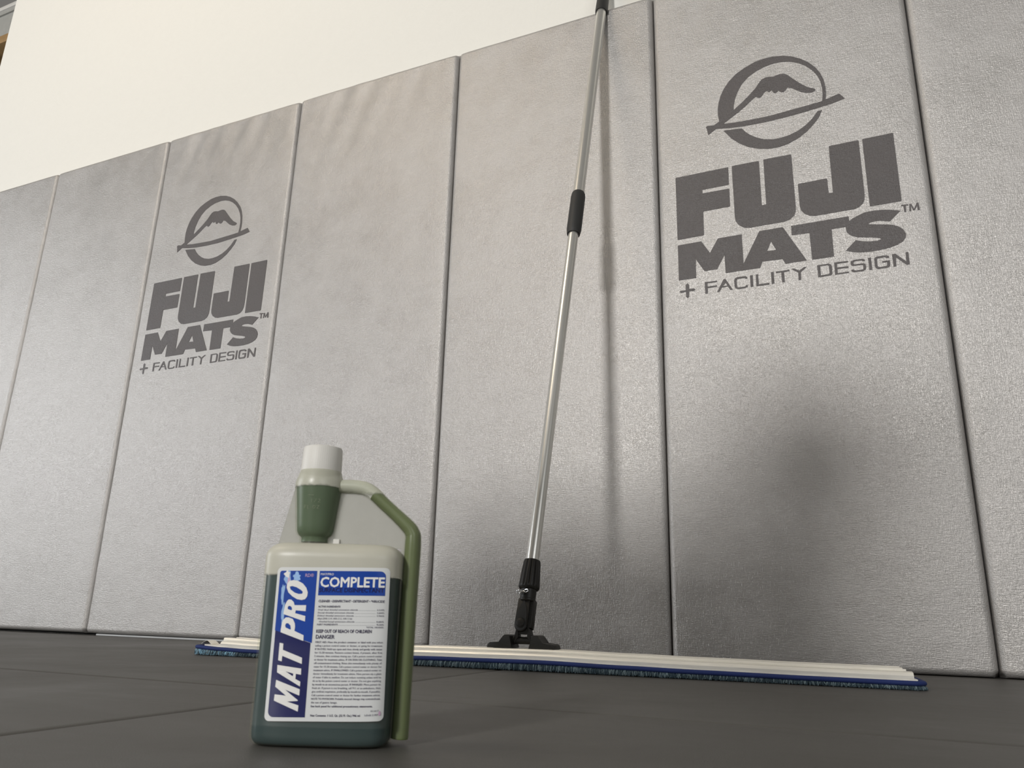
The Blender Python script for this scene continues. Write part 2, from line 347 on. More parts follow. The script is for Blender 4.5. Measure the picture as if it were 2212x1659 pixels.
# ---------------------------------------------------------------- floor mats
def quad_mat(name, c, label, seed):
    """mat with cut corners c (x,y) ccw, rounded upper edges"""
    g = .0006
    cx = sum(p[0] for p in c)/4; cy = sum(p[1] for p in c)/4
    prof = [(-.0315, 0), (-.006, 0), (-.0032, .0006), (-.0014, .0020), (-.0004, .0042), (0, .0075)]
    bm = bmesh.new(); rings = []
    for z, ins in prof:
        ring = []
        for i in range(4):
            a, b = Vector(c[i]), Vector(c[(i+1) % 4]); pr = Vector(c[i-1])
            e1 = (b-a).normalized(); e0 = (a-pr).normalized()
            n1 = Vector((-e1.y, e1.x)); n0 = Vector((-e0.y, e0.x)); k = (ins+g)/max(.2, 1+n0.dot(n1))
            ring.append(Vector(((a+(n0+n1)*k).x-cx, (a+(n0+n1)*k).y-cy, z)))
        rings.append(ring)
    loft(bm, rings)
    o = obj(name, bm, M_mat, smooth=60); o.location = (cx, cy, 0)
    return tag(o, label, 'mat', 'dark grey floor mats')
X0, Y0 = 1.700, -1.030          # where four mats meet
xb = lambda y: X0 - .067*(y-Y0)
yb = lambda x: Y0 + .010*(x-X0)
far, near = .050, -2.03
quad_mat('floor_mat', [(-.34, yb(-.34)), (X0, Y0), (xb(far), far), (-.20, far)], 'dark grey floor mat running along the padded wall beneath the left half of the mop', 1)
quad_mat('floor_mat', [(X0, Y0), (3.70, yb(3.7)), (3.63, far), (xb(far), far)], 'dark grey floor mat beneath the right half of the mop', 2)
quad_mat('floor_mat', [(-.27, near-.02), (xb(near), near), (X0, Y0), (-.34, yb(-.34))], 'dark grey floor mat in the lower left corner, left of the bottle', 3)
quad_mat('floor_mat', [(xb(near), near), (3.77, near+.02), (3.70, yb(3.7)), (X0, Y0)], 'dark grey floor mat in the foreground that the green bottle stands on', 4)
quad_mat('floor_mat', [(-2.34, yb(-2.34)), (-.34, yb(-.34)), (-.20, far), (-2.20, far)], 'dark grey floor mat at the far left edge, under the leftmost wall pads', 5)

# ---------------------------------------------------------------- wall pads
def wall_pad(i, z0, z1, dy, label, seed, wr=1.0):
    w = W-.0022; r = .013; D = .050
    def spread(L, n, edge):
        es = [r*(1-math.cos(math.pi/2*k/5)) for k in range(6)]
        mid = [edge + (L-2*edge)*k/n for k in range(n+1)]
        return [e for e in es if e < edge-1e-6] + mid + [L-e for e in reversed(es) if e < edge-1e-6]
    xs = spread(w, 34, .014); zs = spread(z1-z0, 90, .014); h = z1-z0
    def dep(d):
        return 0 if d >= r else r-math.sqrt(max(0, r*r-(r-d)**2))
    bm = bmesh.new(); g = []
    off = Vector((seed*13.7, seed*3.1, 0))
    for z in zs:
        row = []
        for x in xs:
            dx = min(x, w-x); dz = min(z, h-z)
            y = max(dep(dx), dep(dz)) if not (dx < r and dz < r) else r-math.sqrt(max(0, r*r-min(r*r, (r-dx)**2+(r-dz)**2)))
            t = h-z; f = math.exp(-t/.17)*min(1, dz/.02)*min(1, dx/.03)
            q = Vector(((x+.35*t)*19, t*3.0, 0))+off
            y += wr*.0062*f*noise.noise(q)
            q2 = Vector((x*30, z*30, 0))+off                      # gathers along the two long edges
            y += .0026*max(0, 1-dx/.045)**2
            y += .0010*noise.noise(Vector((z*14+seed*5, x*4, seed)))*max(0, 1-dx/.05)*min(1, dx/.006)
            if z < .010 and dx < .009: y += .030*(1-dx/.009)*(1-z/.010)
            row.append(bm.verts.new((x, y, z)))
        g.append(row)
    nx, nz = len(xs), len(zs)
    for j in range(nz-1):
        for k in range(nx-1): bm.faces.new((g[j][k], g[j][k+1], g[j+1][k+1], g[j+1][k]))
    rim = [g[0][k] for k in range(nx)] + [g[j][-1] for j in range(1, nz)] + [g[-1][k] for k in range(nx-2, -1, -1)] + [g[j][0] for j in range(nz-2, 0, -1)]
    back = [bm.verts.new((v.co.x, D, v.co.z)) for v in rim]
    n = len(rim)
    for k in range(n): bm.faces.new((rim[k], back[k], back[(k+1) % n], rim[(k+1) % n]))
    bm.faces.new(back)
    o = obj('wall_pad', bm, M_pad, smooth=50)
    o.location = (i*W+.0011, dy, z0)
    tag(o, label, 'pad', 'grey vinyl wall pads')
    return o
pads = {}
spec = {-2: ('grey vinyl wall pad at the far left edge of the photo', .0),
        -1: ('plain grey vinyl wall pad between the far left one and the smaller looking printed one', .0),
        0: ('grey wall pad with the smaller looking dark mountain emblem and lettering, left of the bottle', .0),
        1: ('plain grey wall pad directly behind the bottle cap, right of the left printed pad', .0),
        2: ('plain grey wall pad behind the mop pole with the pole leaning on its top edge', .0),
        3: ('grey wall pad with the largest mountain emblem and lettering, right of the mop pole', .0),
        4: ('grey vinyl wall pad at the right edge of the photo', .0),
        5: ('grey vinyl wall pad beyond the right edge of the photo', .0)}
for i in range(-2, 6):
    z0 = .006 if i < 2 else .0012
    pads[i] = wall_pad(i, z0, H + {1: .001, 2: .0, 3: .001}.get(i, 0), {0: .0006, 2: .0012, 4: .001}.get(i, 0), spec[i][0], i+3.3, {0: 1.3, 1: 1.2, 2: .5, 3: .5, 4: .5}.get(i, .6))

def flat_polys(bm, polys, fn, thick_dir=None):
    for outer, holes in polys:
        loops = [[Vector((x, y, 0)) for x, y in outer]] + ([[Vector((x, y, 0)) for x, y in h] for h in (holes if holes and isinstance(holes[0], list) else ([holes] if holes else []))])
        flat = [p for lp in loops for p in lp]
        vs_ = [bm.verts.new(fn(p.x, p.y)) for p in flat]
        for t in tessellate_polygon(loops):
            try: bm.faces.new([vs_[k] for k in t])
            except ValueError: pass
def emblem(pad, dx, yoff):
    parts = {'emblem': LOGO[:4], 'large_lettering': LOGO[4:11], 'small_lettering': LOGO[11:]}
    for nm, polys in parts.items():
        bm = bmesh.new()
        for k, pl in enumerate(polys):
            # each shape is a thin raised film; shapes that touch sit a hair apart in depth
            y = -.00075 - .00006*(k % 4)
            n0 = len(bm.verts)
            flat_polys(bm, [pl], lambda a, b: Vector((a/1000+dx-.0011, y, b/1000-pad.location.z)))
            bm.verts.ensure_lookup_table(); allv = list(bm.verts)
            loops = [pl[0]] + ([pl[1]] if pl[1] else [])
            idx = n0
            for lp in loops:
                vv = allv[idx:idx+len(lp)]
                bb = [bm.verts.new((v.co.x, .0004, v.co.z)) for v in vv]
                for q in range(len(lp)):
                    bm.faces.new((vv[q], vv[(q+1) % len(lp)], bb[(q+1) % len(lp)], bb[q]))
                idx += len(lp)
        for f in bm.faces:
            f.normal_update()
            if abs(f.normal.y) > .5 and f.normal.y > 0: f.normal_flip()
        pt = obj(nm, bm, M_print, pad, smooth=0, recalc=False)
        if nm == 'small_lettering': pt['kind'] = 'stuff'
emblem(pads[0], .0035, 0)
emblem(pads[3], 0, 0)

# ---------------------------------------------------------------- things stored beyond the end of the wall
t = empty('storage_shelf', (-2.3, .6, 0))
bm = bmesh.new(); box(bm, (-3.2, .30, 3.015), (-1.42, .86, 3.068), .003); local(obj('shelf_board', bm, M_timber, t), t)
for x in (-3.15, -1.47):
    for y in (.34, .82):
        bm = bmesh.new(); box(bm, (x-.04, y-.035, -.032), (x+.04, y+.035, 3.014), .003); local(obj('post', bm, M_timber, t), t)
bm = bmesh.new(); box(bm, (-3.2, .862, 2.2), (-1.42, .88, 3.7), .002); local(obj('shade_sheet', bm, M_shelfshade, t), t)  # dark sheet added to make the space under the board look shaded
bm = bmesh.new(); tube(bm, [Vector((-1.995, .335, 3.012)), Vector((-1.62, .335, 2.45))], .022, ref=Vector((0, 1, 0)), n=4); local(obj('brace', bm, M_tote, t), t)
tag(t, 'brown timber storage shelf seen past the left end of the white wall', 'shelf')
def tote(x, y, z, label, w=.62, d=.42, h=.36):
    t = empty('storage_tote', (x, y, z))
    bm = bmesh.new(); rings = []
    for zz, k in ((0, .86), (.01, .88), (h*.9, .99), (h*.9, 1.03), (h, 1.03)):
        rings.append([Vector((sx*w/2*k, sy*d/2*k, zz)) for sx, sy in ((-1, -1), (1, -1), (1, 1), (-1, 1))])
    loft(bm, rings); obj('tub', bm, M_tote, t, smooth=0)
    for k in range(-2, 3):
        bm = bmesh.new(); box(bm, (k*.12-.012, -d/2*.97, .03), (k*.12+.012, -d/2*.86, h*.86), .003); obj('rib', bm, M_tote, t)
    bm = bmesh.new(); box(bm, (-w/2*1.06, -d/2*1.07, h), (w/2*1.06, d/2*1.07, h+.03), .008)
    box(bm, (-w/2*.8, -d/2*.8, h+.028), (w/2*.8, d/2*.8, h+.045), .006); obj('lid', bm, M_totelid, t)
    return tag(t, label, 'box')
tote(-1.90, .57, 3.0695, 'grey plastic storage tote on the shelf in the top left corner', w=.74, d=.44, h=.24)

# ---------------------------------------------------------------- bottle
B0 = Vector((1.9318, -1.3331, 0)); U = Vector((.9102, .4143, 0)); N = Vector((.4143, -.9102, 0))
bottle = empty('cleaner_bottle', B0 - N*.028)
tag(bottle, 'frosted plastic bottle of dark green cleaner with white cap and blue and white label', 'bottle')
BD = .028
MB = Matrix.Translation(B0 - N*BD)
MB = MB @ Matrix((U, -N, Vector((0, 0, 1)))).transposed().to_4x4()
bottle.matrix_world = MB        # local axes: x along the face, y away from the camera, z up
def prof_body(z):
    """centre, half width, half depth, exponent of the body section at height z"""
    k = z/.117
    cx = -.0063 - .0010*k; a = .0452 + .0011*k; b = .0278 - .0010*k
    if z < .007: s = math.sqrt(max(0, 1-((.007-z)/.007)**2)); a -= .0052*(1-s); b -= .0052*(1-s)
    if .0118 < z < .0132: a += .0002; b += .0002
    if z > .117:
        u = min(1, (z-.117)/.0102); s = 1-math.sqrt(max(0, 1-u*u)); a -= .0105*s; b -= .0100*s
    return cx, a, b
def body_ring(z, sh=0, n=72, p=4.6):
    cx, a, b = prof_body(z); a -= sh; b -= sh; out = []
    for i in range(n):
        t = 2*math.pi*i/n; c, s = math.cos(t), math.sin(t)
        out.append(Vector((cx+a*math.copysign(abs(c)**(2/p), c), b*math.copysign(abs(s)**(2/p), s), z)))
    return out
zl = [0, .0008, .002, .0038, .007, .0117, .0120, .0125, .0130, .0133, .03, .05, .07, .09, .1, .108, .117, .119, .121, .1232, .125, .1263, .1270, .1272]
bm = bmesh.new(); loft(bm, [body_ring(z) for z in zl]); obj('body', bm, M_shell, bottle, smooth=60)
bm = bmesh.new(); lv = .1055
loft(bm, [body_ring(z, .0013) for z in [.0013, .003, .0045, .007, .0133, .05, .09, lv]]); obj('liquid', bm, M_liq, bottle, smooth=60)
CX = -.0246
T = Matrix.Translation((CX, 0, 0))
cham = [(.1262, .0112), (.1285, .0104), (.1318, .0104), (.1326, .0110), (.1338, .0125), (.1362, .0138), (.14, .0143), (.150, .0153), (.160, .0164), (.1672, .01715), (.1700, .0170), (.1725, .0165), (.1755, .0155), (.1785, .0146), (.1800, .0140)]
bm = bmesh.new(); lathe(bm, cham, T, 48); ch = obj('dosing_chamber', bm, M_cham, bottle, smooth=60)
bm = bmesh.new(); lathe(bm, [(z, r-.0012) for z, r in [(.1290, .0104), (.1318, .0104), (.1326, .0110), (.1338, .0125), (.1362, .0138), (.14, .0143), (.150, .0153), (.160, .0164), (.1672, .01715)]], T, 48)
obj('chamber_liquid', bm, M_liq2, bottle, smooth=60)
# moulded measuring marks on the chamber front
def strokes(bm, segs, fn, r=.00022):
    for a, b in segs:
        tube(bm, [fn(*a), fn((a[0]+b[0])/2, (a[1]+b[1])/2), fn(*b)], r, ref=Vector((0, 1, 0)), n=5)
def chp(u, z):
    import bisect
    r = .0150
    for (z0, r0), (z1, r1) in zip(cham, cham[1:]):
        if z0 <= z <= z1: r = r0+(r1-r0)*(z-z0)/(z1-z0)
    return Vector((CX+u, -math.sqrt(max(1e-9, r*r-u*u))-.0001, z))
segs = [((-.0036, .1600), (.0004, .1600)),
        ((-.0008, .1575), (-.0008, .1551)), ((.0010, .1551), (.0026, .1577)),
        ((.0036, .1572), (.0046, .1576)), ((.0046, .1576), (.0050, .1568)), ((.0050, .1568), (.0036, .1552)), ((.0036, .1552), (.0052, .1552)),
        ((-.0058, .1530), (-.0058, .1508)), ((-.0058, .1530), (-.0044, .1530)), ((-.0058, .1520), (-.0047, .1520)),
        ((-.0034, .1530), (-.0034, .1508)), ((-.0034, .1508), (-.0022, .1508)),
        ((.0004, .1528), (.0004, .1510)), ((.0004, .1528), (.0018, .1528)), ((.0018, .1528), (.0018, .1510)), ((.0004, .1510), (.0018, .1510)),
        ((.0030, .1529), (.0046, .1529)), ((.0046, .1529), (.0030, .1509)), ((.0030, .1509), (.0046, .1509))]
bm = bmesh.new(); strokes(bm, segs, chp); obj('measuring_mark', bm, M_tubeshell, ch, smooth=60)
bm = bmesh.new()
lathe(bm, [(.1782, .0128), (.1782, .0143), (.1790, .01440), (.1950, .01385), (.1962, .0133), (.1966, .0122)], T, 180, rib=.0004, ribs=60, ribz=(.1785, .1955))
obj('cap', bm, M_cap, bottle, smooth=40)
path = smooth_path([(-.010, 0, .1687), (.002, 0, .1687), (.0115, 0, .1662), (.024, 0, .1560), (.0385, 0, .1436), (.0438, 0, .1372), (.0447, 0, .1290), (.0443, 0, .09), (.0440, 0, .05), (.0438, 0, .014), (.0437, 0, .006), (.0436, 0, .0036)], 6)
rr = [.0050 if p.z > .15 else .0050+.0012*min(1, (.15-p.z)/.02) for p in path]
rr[-1] = .0022; rr[-2] = .0036; rr[-3] = .0045; rr[-4] = .0050
bm = bmesh.new(); tube(bm, path, rr, [r*1.25 for r in rr], ref=Vector((0, 1, 0)), n=24); obj('handle_tube', bm, M_tubeshell, bottle, smooth=60)
lp = [p for p in path if p.z < .1640 and p.x > .010][:-2]
bm = bmesh.new(); tube(bm, lp, [.0044 if p.z > .15 else .0044+.0012*min(1, (.15-p.z)/.02) for p in lp], [.0056 if p.z > .15 else .0056+.0012*min(1, (.15-p.z)/.02) for p in lp], ref=Vector((0, 1, 0)), n=20); obj('tube_liquid', bm, M_liq3, bottle, smooth=60)
web = [(-.0505, .1262), (-.0495, .1275), (-.0418, .1668), (-.038, .1690), (-.010, .1660), (.0065, .1640), (.0105, .1628), (.0362, .1404), (.0398, .1345), (.0402, .128), (.0398, .004), (.0370, .004), (.0368, .1262)]
bm = bmesh.new()
Mw = Matrix(((1, 0, 0, 0), (0, 0, -1, .0008), (0, 1, 0, 0), (0, 0, 0, 1)))
prism(bm, web, Mw, .0016); obj('web', bm, M_web, bottle, smooth=0)
bm = bmesh.new(); box(bm, (-.0112, -.0022, .1270), (-.0066, .0022, .1316), .0004, 1); obj('moulding_tab', bm, M_cap, bottle)

# label: a thin sheet following the front of the body
LC = Vector((-.0027, .0635)); LW, LH = .0742, .0945; LA = math.radians(1.15)
def front(u, z, off):
    cx, a, b = prof_body(z); q = min(.985, abs(u-cx)/a)
    y = -b*(1-q**4.6)**(1/4.6)
    e = 1e-4; q2 = min(.985, abs(u+e-cx)/a); y2 = -b*(1-q2**4.6)**(1/4.6)
    n = Vector((y2-y, -e)).normalized() if y2 != y else Vector((0, -1))
    if n.y > 0: n = -n
    return Vector((u+n.x*off, y+n.y*off, z))
def lab(x, y, off):
    """x,y in millimetres on the label from its lower left corner"""
    px, py = x/1000-LW/2, y/1000-LH/2
    return front(LC.x+px*math.cos(LA)-py*math.sin(LA), LC.y+px*math.sin(LA)+py*math.cos(LA), off)
def sheet(name, x0, y0, x1, y1, mat, off, rad=(0, 0, 0, 0), parent=None, cut=None, th=.00012):
    """rounded rectangle as vertical strips so that it bends with the bottle; cut=(ya,yb) slanted lower or upper edge"""
    n = 44; bm = bmesh.new(); lo, hi = [], []
    xs = sorted(set([x0+(x1-x0)*k/n for k in range(n+1)] + [x0+r*(1-math.cos(q*.2618)) for r in rad[:1]+rad[3:] if r for q in range(7)] + [x1-r*(1-math.cos(q*.2618)) for r in rad[1:3] if r for q in range(7)]))
    rows = []
    for x in xs:
        def ins(rl, rr_):
            d = 0
            if rl and x-x0 < rl: d = rl-math.sqrt(max(0, rl*rl-(rl-(x-x0))**2))
            if rr_ and x1-x < rr_: d = rr_-math.sqrt(max(0, rr_*rr_-(rr_-(x1-x))**2))
            return d
        t = (x-x0)/(x1-x0)
        b = (y0 if cut is None or cut[0] is None else cut[0][0]+(cut[0][1]-cut[0][0])*t) + ins(rad[0], rad[1])
        u_ = (y1 if cut is None or cut[1] is None else cut[1][0]+(cut[1][1]-cut[1][0])*t) - ins(rad[3], rad[2])
        rows.append([bm.verts.new(lab(x, b+(u_-b)*k/6, off)) for k in range(7)])
    for a, b in zip(rows, rows[1:]):
        for k in range(6): bm.faces.new((a[k], b[k], b[k+1], a[k+1]))
    return obj(name, bm, mat, parent, smooth=60, recalc=False)
label = sheet('label', 0, 0, LW*1000, LH*1000, M_paper, .00025, (3, 3, 3, 3), bottle)
sheet('label_panel', 2.2, 2.4, 25.8, 54, M_navy, .00045, (3.4, 0, 0, 0), label, cut=(None, (54.5, 46.8)))
sheet('label_panel', 1.9, 47, 26.6, 92.2, M_royal, .00045, (0, 0, 0, 1.5), label, cut=((54.5, 46.8), None))
sheet('label_panel', 28.3, 76.6, 71.6, 92.2, M_royal, .00045, (0, 0, 3.4, 0), label)
bm = bmesh.new()
def blob(bm, cx, cy, rx, ry, seed, off):
    n = 26; c = bm.verts.new(lab(cx, cy, off)); ring = []
    for i in range(n):
        t = 2*math.pi*i/n; k = .75+.5*noise.noise(Vector((math.cos(t)*1.6+seed, math.sin(t)*1.6, seed)))
        ring.append(bm.verts.new(lab(max(.6, cx+rx*k*math.cos(t)), min(93.6, cy+ry*k*math.sin(t)), off)))
    for i in range(n): bm.faces.new((c, ring[i], ring[(i+1) % n]))
# faded, water-stained ink along the top left of the label
for q in ((7.5, 87.5, 3.0, 5, 1.), (13.5, 88.5, 3.5, 3.6, 2.3), (5.0, 78, 1.6, 8, 3.1), (6.2, 64, 1.1, 9, 4.7)): blob(bm, *q[:5], .00052)
obj('ink_stain', bm, M_stain, label, smooth=60, recalc=False)
bm = bmesh.new()
for q in ((8.2, 84, 1.4, 4.5, 5.2), (71.8, 4.5, 1.0, 1.6, 7.3)):
    bm = bmesh.new(); blob(bm, *q[:5], .00058); obj('faded_patch', bm, M_pink, label, smooth=60, recalc=False)
bm = bmesh.new(); blob(bm, 7.0, 90, 2.4, 2.6, 6.1, .00062); obj('faded_patch', bm, M_white, label, smooth=60, recalc=False)

def text_mesh(s, bold=0, shear=0):
    cu = bpy.data.curves.new('t', 'FONT'); cu.body = s; cu.size = 1; cu.offset = bold; cu.shear = shear
    cu.resolution_u = 2; cu.fill_mode = 'FRONT'
    o = bpy.data.objects.new('t', cu); COL.objects.link(o)
    dg = bpy.context.evaluated_depsgraph_get(); dg.update()
    me = bpy.data.meshes.new_from_object(o.evaluated_get(dg))
    V = [(v.co.x, v.co.y) for v in me.vertices]; F = [tuple(p.vertices) for p in me.polygons]
    bpy.data.objects.remove(o); bpy.data.curves.remove(cu); bpy.data.meshes.remove(me)
    return V, F
def put(bm, s, x, y, w, h, bold=0, shear=0, off=.0006, rot=False, cap=None):
    """text s fitted into width w; height h is the cap height (.69 em here)"""
    V, F = text_mesh(s, 0, shear)
    if not V: return
    x0 = min(v[0] for v in V); x1 = max(v[0] for v in V)
    sx = w/(x1-x0); sy = h/.729
    d = bold*.8
    cop = [(0, 0)] if not bold else ([(-d, 0), (d, 0)] if bold < .02 else [(-d, 0), (d, 0), (0, d), (0, -d), (d*.7, d*.7), (-d*.7, d*.7), (d*.7, -d*.7), (-d*.7, -d*.7)])
    for n_, (ax, ay) in enumerate(cop):
        vs_ = []
        for a, b in V:
            p, q = (a-x0)*sx + ax*sy, b*sy + ay*sy
            vs_.append(bm.verts.new(lab(x-q, y+p, off+n_*2e-6) if rot else lab(x+p, y+q, off+n_*2e-6)))
        for f in F:
            try: bm.faces.new([vs_[k] for k in f])
            except ValueError: continue
def text_obj(name, mat, items):
    bm = bmesh.new()
    for it in items: put(bm, *it[:5], **it[5])
    bmesh.ops.recalc_face_normals(bm, faces=bm.faces)
    for f in bm.faces:
        if f.normal.y > 0: f.normal_flip()
    return obj(name, bm, mat, label, smooth=0, recalc=False)
text_obj('large_lettering', M_white, [
    ('COMPLETE', 29.5, 82.0, 41.4, 6.5, dict(bold=.034, off=.00065)),
    ('MAT/PRO', 29.2, 89.4, 8.5, 1.5, dict(bold=.01))])
bm = bmesh.new(); flat_polys(bm, NAME_GLYPHS, lambda a, b: Vector((a, b, 0)))
bmesh.ops.subdivide_edges(bm, edges=bm.edges[:], cuts=5, use_grid_fill=True)
for v in bm.verts: v.co = lab(v.co.x, v.co.y, .00070)
for f in bm.faces:
    f.normal_update()
    if f.normal.y > 0: f.normal_flip()
obj('name_lettering', bm, M_white, label, smooth=0, recalc=False)
text_obj('dark_lettering', M_navy, [('SURFACE DISINFECTANT', 28.8, 78.7, 42.0, 2.8, dict(bold=.03, off=.00065))])
text_obj('faint_lettering', M_pink, [('RD\u00ae', 19.0, 88.3, 5.6, 2.2, dict())])
rows = [('CLEANER \u2022 DISINFECTANT \u2022 DETERGENT \u2022 *VIRUCIDE', 29.0, 72.3, 42.5, 1.5, dict(bold=.025, shear=.15)),
        ('ACTIVE INGREDIENTS', 29.0, 69.0, 14.5, 1.15, dict(bold=.025, shear=.15))]
ing = [('Octyl decyl dimethyl ammonium chloride', '6.510%', 29.0, 26), ('Dioctyl dimethyl ammonium chloride', '2.604%', 29.0, 23.5),
       ('Didecyl dimethyl ammonium chloride', '3.906%', 29.0, 23.5), ('Alkyl (50% C\u2081\u2084, 40% C\u2081\u2082, 10% C\u2081\u2086)', None, 29.0, 22.5),
       ('dimethyl benzyl ammonium chloride', '8.680%', 30.2, 23.0), ('INERT INGREDIENTS', '78.300%', 29.0, 13.5)]
y = 67.1
for s, pc, x, w in ing:
    s = s.replace('\u2081\u2084', '14').replace('\u2081\u2082', '12').replace('\u2081\u2086', '16')
    rows.append((s, x, y, w, 1.0, dict(bold=.012 if s[0] != 'I' else .02, shear=.15)))
    if pc:
        rows.append((pc, 67.2, y, 4.4, 1.0, dict(bold=.01)))
        rows.append(('.'*46, x+w+.6, y, 66.4-x-w-.6, 1.0, dict(bold=0)))
    y -= 1.85
rows.append(('TOTAL 100.000%', 61.0, y+.2, 10.6, 1.0, dict(bold=.01)))
rows += [('KEEP OUT OF REACH OF CHILDREN', 29.0, 53.2, 35.5, 2.1, dict(bold=.022)),
         ('DANGER', 29.0, 49.6, 12.0, 2.4, dict(bold=.025))]
para = ['FIRST AID: Have the product container or label with you when', 'calling a poison control center or doctor, or going for treatment.',
 'IF IN EYES: Hold eye open and rinse slowly and gently with water', 'for 15-20 minutes. Remove contact lenses, if present, after first',
 '5 minutes, then continue rinsing eye. Call a poison control center', 'or doctor for treatment advice. IF ON SKIN OR CLOTHING: Take',
 'off contaminated clothing. Rinse skin immediately with plenty of', 'water for 15-20 minutes. Call a poison control center or doctor for',
 'treatment advice. IF SWALLOWED: Call a poison control center or', 'doctor immediately for treatment advice. Have person sip a glass',
 'of water if able to swallow. Do not induce vomiting unless told to', 'do so by the poison control center or doctor. Do not give anything',
 'by mouth to an unconscious person. IF INHALED: Move person to', 'fresh air. If person is not breathing, call 911 or an ambulance, then',
 'give artificial respiration, preferably by mouth-to-mouth, if possible.', 'Call a poison control center or doctor for further treatment advice.',
 'NOTE TO PHYSICIAN: Probable mucosal damage may contraindicate', 'the use of gastric lavage.']
y = 46.9
for s in para:
    rows.append((s, 29.0, y, 42.6 if len(s) > 40 else 16.5, 1.15, dict(bold=.012 if ':' not in s else .018)))
    y -= 2.13
rows.append(('See back panel for additional precautionary statements.', 29.0, y-.1, 38.5, 1.15, dict(bold=.025)))
rows.append(('Net Contents: 1 U.S. Qt. (32 Fl. Oz.) 946 ml', 29.2, 3.0, 31.0, 1.25, dict(bold=.025)))
rows.append(('011017', 66.5, 5.6, 4.6, 1.1, dict(bold=0)))
rows.append(('Label# 2100F', 63.0, 3.3, 8.0, 1.1, dict(bold=0)))
text_obj('small_lettering', M_ink, rows)

# ---------------------------------------------------------------- mop
P0 = Vector((1.0421, -.5763, 0)); P1 = Vector((2.3020, -.4571, 0))
ML = (P1-P0).length; E1 = (P1-P0).normalized(); E2 = Vector((-E1.y, E1.x, 0))     # along / away from camera
mop = empty('flat_mop', P0 + E1*ML*.5 + E2*.06)
tag(mop, 'long flat floor mop with aluminium frame, blue pad and pole leaning on the wall pads', 'mop')
def sag(s):
    t = s/ML
    pts = [(0, .0045), (.05, .0018), (.10, .0002), (.30, .0010), (.42, .0030), (.55, .0040), (.66, .0018), (.75, .0004), (.88, -.0008), (1, -.0012)]
    for (a, b), (c, d) in zip(pts, pts[1:]):
        if t <= c:
            k = max(0, (t-a)/(c-a)); k = k*k*(3-2*k); return b+(d-b)*k
    return pts[-1][1]
def mp(s, v, z, bend=True): return P0 + E1*s + E2*v + Vector((0, 0, z + (sag(s)*min(1, z/.006) if bend else 0)))
def mobj(name, bm, mat, parent=mop, **k):
    o = obj(name, bm, mat, parent, **k)
    return local(o, mop) if parent is mop else o
def extrude(bm, sec, s0, s1, n=40):
    loft(bm, [[mp(s0+(s1-s0)*k/n, v, z) for v, z in sec] for k in range(n+1)])
ZB = .0104
PW = .126
# pad: sewn slab with a rounded outline
def outline(s0, s1, v0, v1, r, n=8):
    o = []
    for cs, cv, a0 in ((s1-r, v0+r, -90), (s1-r, v1-r, 0), (s0+r, v1-r, 90), (s0+r, v0+r, 180)):
        for k in range(n+1):
            a = math.radians(a0+90*k/n); o.append((cs+r*math.cos(a), cv+r*math.sin(a)))
    return o
def dense(o, step=.03):
    out = []
    for i, p in enumerate(o):
        q = o[(i+1) % len(o)]; L = math.hypot(q[0]-p[0], q[1]-p[1]); n = max(1, int(L/step))
        for k in range(n): out.append((p[0]+(q[0]-p[0])*k/n, p[1]+(q[1]-p[1])*k/n))
    return out
ol = dense(outline(.004, ML-.004, .004, PW-.004, .014))
bm = bmesh.new()
rings = [[mp(s, v, z) for s, v in ol] for z in (.0006, .0035, ZB+.0018)]
vr = [[bm.verts.new(p) for p in r] for r in rings]
for a, b in zip(vr, vr[1:]):
    for i in range(len(a)): bm.faces.new((a[i], a[(i+1) % len(a)], b[(i+1) % len(a)], b[i]))
def ladder(bm, ring, pts, flip):
    # close with strips between the two long sides
    fs = bm.faces.new(ring if not flip else ring[::-1]); bmesh.ops.triangulate(bm, faces=[fs])
ladder(bm, vr[0], ol, True); ladder(bm, vr[-1], ol, False)
pad = mobj('mop_pad', bm, M_pile, mop, smooth=30)
ol2 = dense(outline(0.002, ML-.002, .002, PW-.002, .016), .02)
path = [mp(s, v, ZB) for s, v in ol2]
bm = bmesh.new(); n = 12; rings = []
for i, p in enumerate(path):
    t = (path[(i+1) % len(path)]-path[i-1]).normalized(); sd = t.cross(Vector((0, 0, 1))).normalized()
    rings.append([bm.verts.new(p + sd*.0042*math.cos(2*math.pi*k/n) + Vector((0, 0, .0036*math.sin(2*math.pi*k/n)))) for k in range(n)])
for i in range(len(rings)):
    a, b = rings[i], rings[(i+1) % len(rings)]
    for k in range(n): bm.faces.new((a[k], a[(k+1) % n], b[(k+1) % n], b[k]))
mobj('binding', bm, M_blue, pad, smooth=60)
